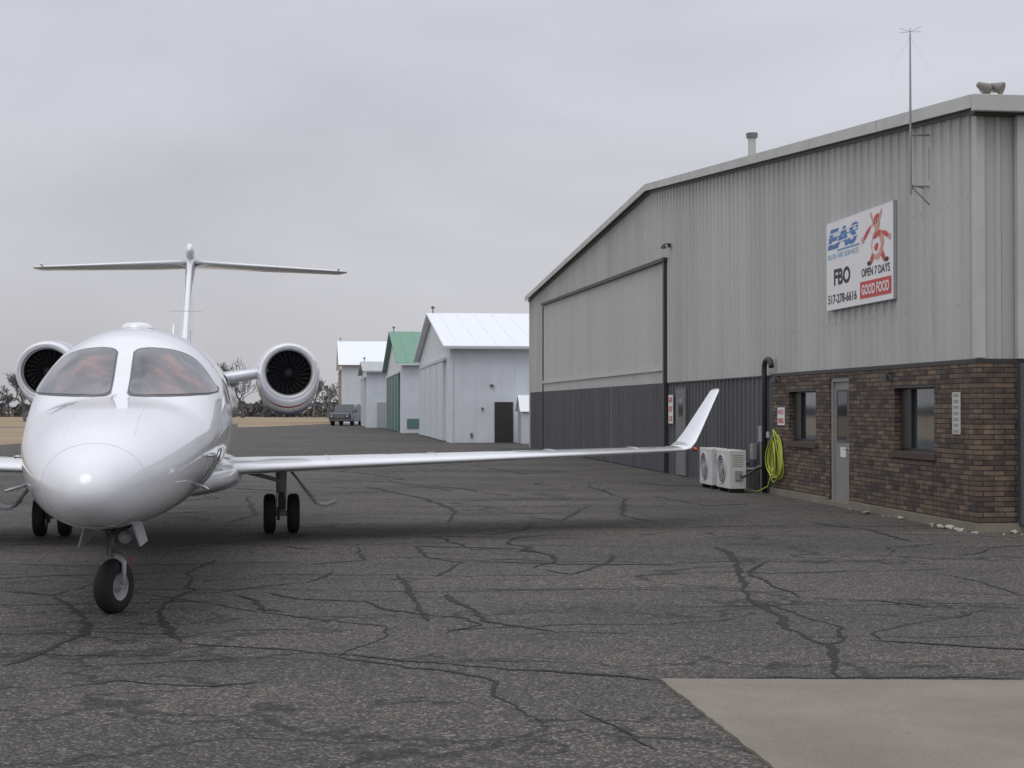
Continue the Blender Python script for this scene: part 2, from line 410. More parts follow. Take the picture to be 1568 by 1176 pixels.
# ------------------------------------------------------------------ main hangar
TH=math.atan2(0.1268,0.9919)
C=(6.0,19.27,0.0)
B=empty('metal_hangar',C,TH)
LEN=41.5; RID=19.1; DEEP=26.0
def roofh(s): return 5.50+(7.19-5.50)*s/RID if s<RID else 7.19+(5.98-7.19)*(s-RID)/(LEN-RID)
def ribbed(name, s0, s1, z0f, z1f, mat, axis='front', off=0.0, period=0.305, rh=0.032):
    prof=[]; s=s0
    while s<s1-1e-6:
        for ds,d in ((0,0),(period*0.66,0),(period*0.74,rh),(period*0.92,rh)):
            if s+ds<s1: prof.append((s+ds,d))
        s+=period
    prof.append((s1,0))
    V=[];F=[]
    if RID>s0 and RID<s1 and axis=='front':
        prof.append((RID,0)); prof.sort()
    for s,d in prof:
        if axis=='front': V+=[(-d-off,s,z0f(s)),(-d-off,s,z1f(s))]
        else: V+=[(s,-d-off,z0f(s)),(s,-d-off,z1f(s))]
    for i in range(len(prof)-1): F.append((2*i,2*i+1,2*i+3,2*i+2))
    return mk(name,V,F,mat,B)
ribbed('upper_siding',0,LEN,lambda s:2.2,roofh,siding)
ribbed('lower_siding',8.6,LEN,lambda s:0.0,lambda s:2.2,siding_dark,off=0.004)
ribbed('side_upper_siding',0.0,DEEP,lambda s:2.2,lambda s:5.50,siding,axis='side')
g=G()
g.add([(0.3,0.3,0),(DEEP,0.3,0),(DEEP,LEN,0),(0.3,LEN,0),(0.3,0.3,5.3),(DEEP,0.3,5.3),(DEEP,LEN,5.7),(0.3,LEN,5.7),(0.3,RID,6.9),(DEEP,RID,6.9)],
      [(0,1,5,4),(2,3,7,6),(1,2,6,9,5),(4,5,9,8),(8,9,6,7)])
g.obj('rear_and_far_walls',siding,B)
g=G(); g.add([(0,LEN,0),(0.3,LEN,0),(0.3,LEN,5.97),(0,LEN,5.97)],[(0,1,2,3)]); g.obj('far_corner_wall',siding,B)
def dh(s): return 5.16+0.28*(s-17.46)/(37.6-17.46)
ribbed('hangar_door_panels',17.5,37.5,lambda s:2.2+0.36,dh,siding_door,off=0.05,period=0.24,rh=0.02)
ribbed('hangar_door_lower_panels',17.5,37.5,lambda s:0.03,lambda s:2.2,siding_dark,off=0.055,period=0.24,rh=0.02)
ribbed('hangar_door_mid_panel',17.5,37.5,lambda s:2.2,lambda s:2.56,siding_door,off=0.05,period=0.24,rh=0.02)
g=G()
a,b2=17.3,37.7
g.add([(-0.14,a,dh(a)),(0,a,dh(a)),(0,b2,dh(b2)),(-0.14,b2,dh(b2)),(-0.14,a,dh(a)+.09),(0,a,dh(a)+.09),(0,b2,dh(b2)+.09),(-0.14,b2,dh(b2)+.09)],
      [(3,2,1,0),(4,5,6,7),(0,1,5,4),(1,2,6,5),(2,3,7,6),(3,0,4,7)])
g.box((-0.11,17.34,0),(-0.0,17.50,5.16)); g.box((-0.085,37.55,0),(-0.0,37.65,5.4))
g.obj('hangar_door_track',trim_dk,B)
g=G(); g.box((-0.10,17.55,2.5),(-0.071,37.5,2.60)); g.obj('hangar_door_rail',trim,B)
g=G()
for s in (24.2,30.9): g.box((-0.074,s,0.05),(-0.071,s+0.04,5.1))
g.obj('hangar_door_seams',siding,B)
g=G(); g.box((-0.05,8.6,2.18),(0.0,17.3,2.205)); g.box((-0.10,-0.1,2.17),(-0.02,8.66,2.225)); g.box((-0.02,-0.1,2.17),(DEEP,-0.02,2.225)); g.obj('flashing',trim_dk,B)
g=G()
x0,x1=-0.16,DEEP+0.2
prof=[(-0.22,roofh(-0.22)),(RID,7.19),(LEN+0.2,5.97)]
V=[];F=[]
for s,z in prof: V+=[(x0,s,z),(x1,s,z),(x0,s,z+0.08),(x1,s,z+0.08)]
for i in range(2):
    a=4*i; F+=[(a,a+4,a+5,a+1),(a+2,a+3,a+7,a+6),(a,a+2,a+6,a+4),(a+1,a+5,a+7,a+3)]
F+=[(0,1,3,2),(8,10,11,9)]
g.add(V,F); g.obj('roof',trim,B)
def rake(name,xa,xb,dz0,dz1,mat,s0=-0.22,s1=LEN+0.2):
    g=G();V=[];F=[]
    for s,z in [(s0,roofh(s0)),(RID,7.19),(s1,roofh(s1))]: V+=[(xa,s,z+dz0),(xb,s,z+dz0),(xa,s,z+dz1),(xb,s,z+dz1)]
    for i in range(2):
        a=4*i; F+=[(a,a+4,a+5,a+1),(a+2,a+3,a+7,a+6),(a,a+2,a+6,a+4),(a+1,a+5,a+7,a+3)]
    F+=[(0,1,3,2),(8,10,11,9)]
    g.add(V,F); return g.obj(name,mat,B)
rake('rake_trim',-0.20,-0.165,-0.07,0.10,trim)
rake('rake_shadow_strip',-0.08,-0.034,-0.11,-0.05,simple('rake_shadow_mid',(.13,.13,.125),rough=.5),s0=0)  # darker strip that paints in the shadow line below the rake fascia
g=G()
for s in (3.05,6.1,9.15,12.2,15.25,22.2,25.2,28.3,31.3,34.4,37.4): g.box((-0.206,s,roofh(s)-0.075),(-0.2003,s+0.03,roofh(s)+0.10))
g.obj('rake_joints',siding,B)
g=G(); g.box((-0.20,-0.30,roofh(0)-0.14),(DEEP+0.2,-0.225,roofh(0)+0.075)); g.obj('eave_gutter',trim,B,bevel=0.01)
g=G(); g.box((-0.15,-0.22,roofh(0)-0.16),(DEEP,-0.04,roofh(0)-0.06)); g.obj('soffit',trim_dk,B)
g=G(); g.box((-0.05,-0.05,2.24),(0.06,-0.036,5.40)); g.box((-0.05,-0.036,2.24),(-0.036,0.10,5.45)); g.obj('corner_trim',trim,B)
g=G(); g.box((0.46,-0.14,2.22),(0.60,-0.035,5.40)); g.obj('downspout_upper',trim,B,bevel=0.01)
g=G(); g.box((0.46,-0.20,0.1),(0.60,-0.095,2.16)); g.obj('downspout_lower',siding_dark,B,bevel=0.01)
g=G(); g.box((-0.045,LEN-0.12,0.0),(0,LEN+0.03,5.9)); g.obj('far_corner_trim',trim,B)
g=G()
for z in (2.95,4.3):
    s=0.25
    while s<17.0: g.box((-0.037,s,z),(-0.033,s+0.02,z+0.02)); s+=0.305
g.obj('siding_fasteners',simple('fastener',(.30,.29,.27)),B)
ops=[(1.23,2.67,0.97,1.91),(4.56,5.475,0.12,2.09),(6.16,7.64,1.0,1.91)]
ys=sorted({-0.09,8.62,*[o[0] for o in ops],*[o[1] for o in ops]}); zs=sorted({0.12,2.17,*[o[2] for o in ops],*[o[3] for o in ops]})
g=G()
for i in range(len(ys)-1):
    for j in range(len(zs)-1):
        cy=(ys[i]+ys[i+1])/2; cz=(zs[j]+zs[j+1])/2
        if any(o[0]<cy<o[1] and o[2]<cz<o[3] for o in ops): continue
        g.box((-0.09,ys[i],zs[j]),(0.22,ys[i+1],zs[j+1]))
g.box((0.22,-0.09,0.12),(DEEP,0.2,2.17))
g.obj('brick_wall',brick,B,uv=True)
g=G(); g.box((-0.13,-0.13,0),(0.2,4.5,0.12)); g.box((-0.13,4.5,0),(0.2,5.53,0.085)); g.box((-0.13,5.53,0),(0.2,8.66,0.12)); g.box((0.2,-0.13,0),(DEEP,0.1,0.12)); g.obj('foundation',concrete,B)
g=G()
for (a,b2,c,d) in (ops[0],ops[2]):
    g.box((-0.12,a-0.06,c-0.09),(0.1,b2+0.06,c-0.002))
g.obj('window_sills',simple('sill_stone',(0.075,0.058,0.048),rough=0.85),B)
frame_m=simple('bronze_frame',(0.03,0.028,0.026),rough=0.4)
g=G()
for (a,b2,c,d) in (ops[0],ops[2]):
    g.box((0.02,a,c),(0.07,a+0.05,d)); g.box((0.02,b2-0.05,c),(0.07,b2,d)); g.box((0.02,a+0.05,c),(0.07,b2-0.05,c+0.05)); g.box((0.02,a+0.05,d-0.05),(0.07,b2-0.05,d))
    g.box((-0.10,a-0.02,d-0.03),(0.02,b2+0.02,d-0.001))
    m=b2-0.42; g.box((0.0,m,c+0.05),(0.06,b2-.05,d-0.05))
g.obj('window_frames',frame_m,B)
win_glass=simple('office_window_glass',(0.045,0.062,0.075),rough=0.05,ior=1.8,coat=0.7,var=0.45,vscale=1.5)
g=G()
for (a,b2,c,d) in (ops[0],ops[2]): g.box((0.045,a+0.04,c+0.04),(0.055,b2-0.43,d-0.04))
g.obj('window_glass',win_glass,B)
g=G(); g.box((-0.06,4.57,0.085),(0.0,4.63,2.085)); g.box((-0.06,5.405,0.085),(0.0,5.465,2.085)); g.box((-0.06,4.63,2.02),(0.0,5.405,2.085)); g.obj('entry_door_frame',simple('door_frame_grey',(0.31,0.30,0.28),rough=0.5),B)
g=G(); g.box((-0.025,4.63,0.09),(0.02,5.405,2.02)); g.obj('entry_door',gray_door,B)
g=G()
for lo,hi in [((-0.034,4.76,1.04),(-0.0255,4.80,1.89)),((-0.034,5.25,1.04),(-0.0255,5.29,1.89)),((-0.034,4.80,1.04),(-0.0255,5.25,1.08)),((-0.034,4.80,1.85),(-0.0255,5.25,1.89))]: g.box(lo,hi)
g.obj('entry_door_glass_stop',simple('stop_dark',(.10,.10,.10)),B)
g=G(); g.box((-0.03,4.80,1.08),(-0.0255,5.25,1.85)); g.obj('entry_door_glass',simple('door_glass',(0.02,0.026,0.032),rough=0.04,ior=1.6),B)
g=G(); g.tube([(-0.03,4.74,0.93),(-0.08,4.74,0.93),(-0.08,4.86,0.93)],0.012); g.box((-0.035,4.71,0.86),(-0.026,4.75,1.02)); g.obj('entry_door_handle',alu,B)
g=G(); g.box((-0.031,4.86,0.80),(-0.027,5.12,0.96)); g.obj('entry_door_notice',sign_white,B)
g=G(); g.box((-0.07,15.25,0.03),(0.0,16.3,2.08)); g.obj('service_door_frame',siding_dark,B)
g=G(); g.box((-0.085,15.33,0.03),(-0.071,16.22,2.02)); g.obj('service_door',simple('service_door_grey',(0.17,0.165,0.16),rough=.5),B)
g=G(); g.box((-0.09,15.55,1.3),(-0.086,15.95,1.8)); g.obj('service_door_glass',glass_dk,B)
V1=empty('roof_vent_pipe',C,TH)
g=G(); g.lathe([(6.7,0.085),(7.5,0.085)],c=(1,13.6,0),axis='Z',seg=16); g.obj('pipe',siding,V1,smooth=True)
g=G(); g.lathe([(7.5,0.085),(7.52,0.125),(7.62,0.13),(7.64,0.0)],c=(1,13.6,0),axis='Z',seg=16); g.obj('cap',simple('vent_cap',(0.16,0.16,0.16),rough=0.5),V1)
FL=empty('floodlight',C,TH)
g=G(); g.tube([(0.12,-0.05,5.55),(0.12,-0.05,5.66)],0.02); g.tube([(-0.0,-0.05,5.66),(0.28,-0.05,5.66)],0.016)
g.obj('bracket',alu,FL)
for i,x in enumerate((0.03,0.21)):
    g=G(); g.lathe([(-0.07,0.0),(-0.07,0.035),(0.0,0.055),(0.07,0.08),(0.10,0.083),(0.10,0.065),(0.08,0.0)],c=(0,0,0),axis='X',seg=14)
    o=g.obj('lamp_head_%d'%(i+1),simple('lamp_grey',(0.22,0.20,0.18),rough=0.5),FL,smooth=True); o.location=(x,-0.05,5.72); o.rotation_euler=(0,0.35,0.3-1.0*i)
def wall_lamp(s,z,name):
    W=empty(name,C,TH)
    g=G(); g.box((-0.10,s-0.05,z-0.04),(-0.035,s+0.05,z+0.05)); g.tube([(-0.08,s,z+0.03),(-0.15,s,z+0.05),(-0.2,s,z)],0.014)
    g.obj('arm',trim_dk,W)
    g=G(); g.lathe([(0.03,0.02),(0.0,0.045),(-0.07,0.075),(-0.07,0.0)],c=(-0.2,s,z),axis='Z',seg=12); g.obj('shade',trim_dk,W)
wall_lamp(17.0,5.5,'wall_lamp'); wall_lamp(2.75,2.06,'wall_lamp'); wall_lamp(8.15,2.12,'wall_lamp')
VP=empty('gooseneck_pipe',C,TH)
g=G(); pts=[(-0.14,8.95,0.0),(-0.14,8.95,2.2)]
for i in range(9):
    t=math.pi*i/8; pts.append((-0.14,8.95-0.34*(1-math.cos(t))/2*1.3,2.34+0.16*math.sin(t)))
g.tube(pts,0.05,seg=12); g.obj('pipe',trim_dk,VP,smooth=True)
g=G(); g.box((-0.12,9.2,0.95),(-0.04,9.42,1.25)); g.box((-0.13,9.75,0.6),(-0.05,9.95,0.9)); g.tube([(-0.1,9.3,0.0),(-0.1,9.3,0.95)],0.018); g.tube([(-0.08,9.3,0.5),(-0.12,9.7,0.42),(-0.4,10.0,0.4)],0.025)
g.obj('meter_box',simple('grey_box',(0.28,0.28,0.28),rough=0.5),VP)
H=empty('garden_hose',C,TH); g=G()
random.seed(3)
for i in range(9):
    cy=8.20+random.uniform(-.09,.09); cz=0.70+random.uniform(-.07,.07); ry=0.27+random.uniform(-.10,.08); rz=0.36+random.uniform(-.08,.12); o=-0.12-0.012*i; tl=random.uniform(-.3,.3)
    P=[]
    for k2 in range(25):
        t=2*math.pi*k2/24; yy=ry*math.sin(t)*(1-.3*math.cos(t)); zz=rz*math.cos(t)
        P.append((o+0.02*math.sin(2*t+i),cy+yy+zz*tl*.4,cz+zz))
    g.tube(P,0.011,seg=6,caps=False)
g.tube([(-.2,8.2,.5),(-.25,8.4,.15),(-.3,8.9,.03),(-.35,9.6,.02)],0.011,seg=6)
g.obj('coils',hose_m,H,smooth=True)
g=G(); g.box((-0.30,8.14,1.05),(-0.09,8.26,1.09)); g.box((-0.31,8.12,1.05),(-0.29,8.28,1.16)); g.obj('hanger',alu,H)
def ac(s0,s1):
    A=empty('outdoor_ac_unit',C,TH)
    g=G(); g.box((-0.82,s0,0.08),(-0.50,s1,0.80)); g.obj('casing',simple('ac_white',(0.60,0.60,0.58),rough=0.45,var=0.05),A,bevel=0.012)
    c=(s0+s1)/2+0.08
    g=G(); g.lathe([(-0.826,0.0),(-0.826,0.27)],c=(0,c,0.44),axis='X',seg=28); g.obj('fan_opening',dark,A)
    g=G()
    for r in (0.06,0.11,0.16,0.21,0.265): g.tube([(-0.832,c+r*math.cos(t*math.pi/14),0.44+r*math.sin(t*math.pi/14)) for t in range(29)],0.005 if r<.26 else .012,seg=5,caps=False)
    for t in range(8): g.tube([(-0.834,c,0.44),(-0.834,c+0.26*math.cos(t*math.pi/4),0.44+0.26*math.sin(t*math.pi/4))],0.004,seg=4)
    g.obj('fan_grille',gearwhite,A)
    g=G()
    for k2 in range(3):
        a=k2*2.094; g.add([(-0.828,c,0.44),(-0.828,c+0.25*math.cos(a),0.44+0.25*math.sin(a)),(-0.828,c+0.22*math.cos(a+.8),0.44+0.22*math.sin(a+.8))],[(0,1,2)])
    g.obj('fan_blades',simple('fan_grey',(0.2,0.2,0.2)),A)
    g=G(); g.box((-0.80,s0+0.1,0),(-0.52,s0+0.15,0.08)); g.box((-0.80,s1-0.15,0),(-0.52,s1-0.1,0.08)); g.obj('feet',trim_dk,A)
    g=G(); g.box((-0.72,s0-0.03,0.25),(-0.58,s0-0.001,0.42))
    for z in (0.5,0.54,0.58,0.62,0.66,0.7): g.box((-0.76,s0-0.004,z),(-0.56,s0-0.001,z+0.012))
    g.obj('service_cover',simple('ac_grey',(0.30,0.30,0.29)),A)
    g=G(); g.tube([(-0.62,s0-0.02,0.33),(-0.6,s0-0.12,0.3),(-0.35,s0-0.1,0.45),(-0.05,s0+0.1,0.5)],0.02); g.obj('refrigerant_line',trim_dk,A,smooth=True)
ac(8.92,9.85); ac(10.22,11.15)

# ------------------------------------------------------------------ text + signs
def text_mesh(txt, origin, wdt, hgt, mat, parent, x=-0.05, bold=0.0, shear=0.0, name='lettering'):
    cu=bpy.data.curves.new('t','FONT'); cu.body=txt; cu.offset=bold; cu.shear=shear; cu.resolution_u=3
    o=bpy.data.objects.new('t',cu); col.objects.link(o)
    dg=bpy.context.evaluated_depsgraph_get(); me=bpy.data.meshes.new_from_object(o.evaluated_get(dg))
    xs=[v.co.x for v in me.vertices]; ysv=[v.co.y for v in me.vertices]
    mnx,mxx,mny,mxy=min(xs),max(xs),min(ysv),max(ysv)
    for v in me.vertices:
        a=(v.co.x-mnx)/(mxx-mnx)*wdt; b=(v.co.y-mny)/(mxy-mny)*hgt
        v.co=(x, origin[0]-a, origin[1]+b)
    me.materials.clear(); me.materials.append(mat)
    bpy.data.objects.remove(o); ob=bpy.data.objects.new(name,me); col.objects.link(ob); ob.parent=parent; return ob
S=empty('business_sign',C,TH)
SL,SB=5.60,3.20
g=G(); g.box((-0.085,2.69,3.20),(-0.045,5.60,4.63)); g.obj('panel',sign_white,S)
g=G()
for lo,hi in [((-0.088,2.68,3.19),(-0.04,2.69,4.64)),((-0.088,5.60,3.19),(-0.04,5.61,4.64)),((-0.088,2.69,3.19),(-0.04,5.60,3.20)),((-0.088,2.69,4.63),(-0.04,5.60,4.64))]: g.box(lo,hi)
g.obj('edge_frame',alu,S)
def T(t,a,b,wd,h,mat,bold=0.0,x=-0.089,shear=0,name='lettering'): text_mesh(t,(SL-a,SB+b),wd,h,mat,S,x=x,bold=bold,shear=shear,name=name)
T('EAS',0.06,0.98,1.42,0.33,signblue,0.035,shear=0.25,name='logo_letters')
T('ELITE AIR SERVICE',0.08,0.82,1.40,0.08,ltblue,0.0,name='company_name')
T('FBO',0.36,0.38,0.76,0.27,black,0.035,name='fbo_letters')
T('517-278-6616',0.08,0.09,1.32,0.15,black,0.02,name='phone_number')
T('OPEN 7 DAYS',1.62,0.41,1.16,0.13,black,0.02,name='open_letters')
def patch(name,pts,mat,x=-0.089):
    g=G(); g.add([(x,SL-a,SB+b) for a,b in pts],[tuple(range(len(pts)))]); return g.obj(name,mat,S)
patch('good_food_box',[(1.55,.08),(2.84,.08),(2.84,.34),(1.55,.34)],red)
T('GOOD FOOD',1.63,0.13,1.13,0.16,sign_white,0.03,x=-0.092,name='good_food_letters')
for i,b0 in enumerate((1.06,1.15,1.22)):
    patch('logo_stripe_%d'%(i+1),[(0.1,b0),(1.45,b0+.03),(1.48,b0+.05),(0.1,b0+.018)],sign_white if i!=1 else ltblue,x=-0.091)
patch('logo_swoosh',[(0.55,0.935),(1.5,0.935),(1.56,0.96),(0.5,0.96)],ltblue,x=-0.091)
def ell(name,a,b,ra,rb,mat,x,rot=0,n=18,jit=0):
    P=[]
    for k2 in range(n):
        t=2*math.pi*k2/n; r=1+random.uniform(-jit,jit); p=ra*r*math.cos(t); q=rb*r*math.sin(t)
        P.append((a+p*math.cos(rot)-q*math.sin(rot),b+p*math.sin(rot)+q*math.cos(rot)))
    patch(name,P,mat,x)
ell('cartoon_body',2.3,0.86,0.25,0.21,skin,-0.090,0.3,jit=.1); ell('cartoon_apron',2.25,0.85,0.17,0.15,sign_white,-0.0915,0.2,jit=.1); ell('cartoon_apron_print',2.25,0.82,0.09,0.06,red,-0.0921,0.2,jit=.2); ell('cartoon_scarf',2.28,1.0,0.17,0.045,red,-0.0925,0.2,jit=.2)
ell('cartoon_head',2.22,1.15,0.17,0.12,skin,-0.0905,0.2,jit=.1); ell('cartoon_muzzle',2.10,1.09,0.09,0.055,sign_white,-0.0915)
ell('cartoon_ear',2.40,1.28,0.12,0.035,skin,-0.0895,0.9); ell('cartoon_ear_2',2.05,1.30,0.10,0.03,skin,-0.0895,2.2); ell('cartoon_arm',1.84,1.06,0.2,0.04,red,-0.0897,0.5,jit=.1); ell('cartoon_arm_2',2.62,0.98,0.16,0.04,red,-0.0897,-0.3,jit=.1)
ell('cartoon_leg',2.08,0.68,0.16,0.055,red,-0.0897,-2.4); ell('cartoon_leg_2',2.5,0.68,0.15,0.055,red,-0.0897,-0.8)
ell('cartoon_cap',2.25,1.27,0.11,0.04,red,-0.0918,0.3); ell('cartoon_eye',2.18,1.19,0.02,0.026,black,-0.0925); ell('cartoon_eye_2',2.27,1.2,0.02,0.026,black,-0.0925); ell('cartoon_hand',1.68,0.98,0.055,0.05,skin,-0.0916); ell('cartoon_hand_2',2.78,0.92,0.05,0.045,skin,-0.0916); ell('cartoon_shoe',1.94,0.60,0.08,0.035,black,-0.0916); ell('cartoon_shoe_2',2.66,0.60,0.08,0.035,black,-0.0916)
def small_sign(name,s0,s1,z0,z1,x,lines,bgm,fg):
    A=empty(name,C,TH); g=G(); g.box((x,s0,z0),(x+0.012,s1,z1)); g.obj('plate',bgm,A)
    n=len(lines); h=(z1-z0)/n
    for i,l in enumerate(lines):
        text_mesh(l,(s1-0.04,z1-h*(i+1)+h*0.2),(s1-s0-0.08),h*0.6,fg,A,x=x-0.003,bold=0.02)
small_sign('warning_sign',7.85,8.25,1.28,1.60,-0.105,['NO','PARKING'],sign_white,red)
small_sign('warning_sign',16.65,17.1,1.22,1.9,-0.06,['DANGER','KEEP','CLEAR'],sign_white,red)
small_sign('wall_notice',0.36,0.60,1.25,1.80,-0.108,['mmmmm','nnnnnn','mnmnmn','nnmmnn','mmnmm','nmnmnm','nnmnm'],simple('paper',(.58,.57,.53)),simple('faded_print',(.36,.37,.36)))

# antenna
A=empty('antenna_mast',C,TH); g=G()
mx_,ms=-0.30,1.5
g.tube([(mx_,ms,4.55),(mx_,ms,5.7),(mx_,ms,6.78)],[0.02,0.017,0.010])
for z in (5.37,4.66): g.tube([(mx_,ms,z),(0.0,ms,z)],0.014,seg=6)
g.tube([(mx_,ms,4.66),(0.0,ms,4.38)],0.010,seg=6); g.tube([(mx_,ms,4.68),(-.02,ms+.2,4.66)],0.010,seg=6)
for a in range(4):
    an=a*math.pi/2+0.4; g.tube([(mx_,ms,6.80),(mx_+0.20*math.cos(an),ms+0.20*math.sin(an),6.83)],0.003,seg=4)
    g.tube([(mx_,ms,6.74),(mx_+0.40*math.cos(an),ms+0.40*math.sin(an),6.22)],0.0009,seg=4)
g.tube([(mx_,ms,6.78),(mx_,ms,6.86)],0.005,seg=5)
g.obj('mast',simple('galvanised',(0.30,0.30,0.31),rough=0.5,metal=0.3),A)
g=G(); g.tube([(mx_,ms,4.55),(-0.15,ms-0.02,4.2),(-0.06,ms-0.1,3.6),(-0.05,ms-0.12,2.6)],0.006,seg=5); g.tube([(-0.04,1.5,5.2),(-0.045,1.5,4.75)],0.008,seg=5); g.obj('cable',trim,A)
random.seed(11); g=G()
for i in range(34):
    s=random.choice([random.uniform(-0.3,1.0),random.uniform(3.0,4.4),random.uniform(-0.3,4.5)]); r=random.uniform(0.015,0.055)
    c=Vector((-0.17-random.random()*0.10,s,r*0.5))
    if random.random()<0.4: c=Vector((random.uniform(0,1.2),-0.2-random.random()*0.3,r*.5))
    bm=bmesh.new()
    for k2 in range(10):
        z=1-2*(k2+.5)/10; rr=math.sqrt(1-z*z); ph=k2*2.4
        bm.verts.new(c+Vector((rr*math.cos(ph),rr*math.sin(ph),z*.6))*r*random.uniform(.7,1.3))
    bmesh.ops.convex_hull(bm,input=bm.verts)
    bm.verts.index_update(); g.add([v.co.copy() for v in bm.verts],[tuple(v.index for v in f.verts) for f in bm.faces]); bm.free()
o=g.obj('loose_stones',simple('pale_stone',(0.36,0.33,0.29),rough=0.9,var=0.4,vscale=5)); o.location=C; o.rotation_euler=(0,0,TH)

# ------------------------------------------------------------------ distant hangars
def hangar(name,cx,cy,W,Lg,ev,rd,wall,roof,doorm,trimm=None,jamb=.06):
    E=empty(name,(cx,cy,0),TH)
    g=G(); g.add([(0,0,0),(Lg,0,0),(Lg,W,0),(0,W,0),(0,0,ev),(Lg,0,ev),(Lg,W,ev),(0,W,ev),(0,W/2,rd),(Lg,W/2,rd)],
        [(0,1,5,4),(2,3,7,6),(3,0,4,8,7),(1,2,6,9,5)]); g.obj('walls',wall,E)
    g=G(); ov=0.35; sl=(rd-ev)/(W/2)
    V=[]
    for y,z in ((-ov,ev-ov*sl+0.06),(W/2,rd+0.06),(W+ov,ev-ov*sl+0.06)): V+=[(-ov,y,z),(Lg+ov,y,z),(-ov,y,z+.1),(Lg+ov,y,z+.1)]
    F=[]
    for i in range(2):
        a=4*i; F+=[(a,a+4,a+5,a+1),(a+2,a+3,a+7,a+6),(a,a+2,a+6,a+4),(a+1,a+5,a+7,a+3)]
    F+=[(0,1,3,2),(8,10,11,9)]; g.add(V,F); g.obj('roof',roof,E)
    g=G()
    for i in range(int(Lg/0.9)):
        x=0.3+i*.9; g.add([(x,-ov,ev-ov*sl+.165),(x+.05,-ov,ev-ov*sl+.165),(x+.05,W/2,rd+.165),(x,W/2,rd+.165),(x,-ov,ev-ov*sl+.178),(x+.05,-ov,ev-ov*sl+.178),(x+.05,W/2,rd+.178),(x,W/2,rd+.178)],[(0,1,5,4),(4,5,6,7),(1,2,6,5),(3,0,4,7)])
    g.obj('roof_seams',roof,E)
    g=G(); g.box((-ov,-ov-.08,ev-ov*sl+0.02),(Lg+ov,-ov-.003,ev-ov*sl+.13)); g.obj('eave_trim',trimm or seal,E)
    g=G(); i=0
    while 0.5+i*.6<Lg: g.box((0.5+i*.6,-0.012,0.02),(0.53+i*.6,-0.003,ev-.15)); i+=1
    g.obj('wall_ribs',wall,E)
    g=G(); dz=ev-0.5; g.box((-0.12,W*.12,0.05),(-0.003,W*.88,dz)); g.obj('hangar_door',doorm,E)
    g=G()
    for t in (.12,.31,.5,.69,.88): g.box((-0.14,W*t-jamb/2,0.05),(-0.123,W*t+jamb/2,dz))
    g.box((-0.16,W*.1,dz),(-0.004,W*.9,dz+.14)); g.obj('door_frame',trimm or seal,E)
    g=G(); g.tube([(0,W/2,rd),(0,W/2,rd+.4)],0.03); g.lathe([(0,.08),(.1,.1),(.15,0)],c=(0,W/2,rd+.38),axis='Z',seg=8); g.obj('ridge_light',seal,E)
    return E
seamgrey=simple('seam_grey',(0.40,0.42,0.43),rough=0.6)
E=hangar('white_hangar',-2.78,68,21.6,26,4.3,6.4,white_metal,roof_white,simple('pale_door',(0.62,0.66,0.70),rough=0.5,var=0.03),trimm=simple('pale_trim',(.55,.57,.59)))
g=G(); g.box((2.0,-0.05,0),(2.85,-0.024,1.85)); g.obj('side_door',trim_dk,E)
g=G(); g.box((1.4,-0.12,1.5),(1.5,-0.024,1.6)); g.box((1.8,-0.12,2.55),(1.95,-0.024,2.65)); g.box((.9,-0.08,.25),(1.0,-.024,.45)); g.obj('wall_fixtures',seal,E)
g=G(); g.box((-0.04,-0.06,0),(0.10,-0.024,4.2)); g.obj('corner_downspout',white_metal,E)
E=hangar('green_roof_hangar',-6.87,94,22,16,4.3,6.75,white_metal,green_paint,green_door,trimm=white_metal,jamb=.03)
g=G(); g.box((0.3,-0.05,0.3),(1.6,-0.024,0.9)); g.obj('side_panel',simple('side_green',(.12,.22,.18)),E)
E=hangar('small_white_hangar',-11.5,119,14,12,4.4,5.3,white_metal,simple('grey_roof',(0.42,0.44,0.45),rough=.5),simple('pale_door2',(0.62,0.65,0.66)),trimm=seamgrey)
g=G(); g.box((0.8,-0.05,0.0),(1.7,-0.024,2.0)); g.obj('side_door',seamgrey,E)
E=hangar('brown_trim_hangar',-17.0,150,20,16,5.8,8.5,white_metal,roof_white,simple('tan_door',(0.40,0.36,0.31)),trimm=brown_trim)
E=empty('storage_shed',(0.45,66.2,0),TH)
g=G(); g.add([(0,0,0),(2.2,0,0),(2.2,1.6,0),(0,1.6,0),(0,0,1.45),(2.2,0,1.45),(2.2,1.6,1.45),(0,1.6,1.45),(0,.8,2.1),(2.2,.8,2.1)],[(0,1,5,4),(2,3,7,6),(3,0,4,8,7),(1,2,6,9,5)]); g.obj('walls',white_metal,E)
g=G()
for y0,z0,y1,z1 in ((-.1,1.42,.8,2.15),(.8,2.15,1.7,1.42)): g.add([(-.1,y0,z0),(2.3,y0,z0),(2.3,y1,z1),(-.1,y1,z1)],[(0,1,2,3)])
g.obj('roof',roof_white,E)
g=G(); g.box((-.03,.45,.02),(-.003,1.15,1.5)); g.obj('door',seamgrey,E)

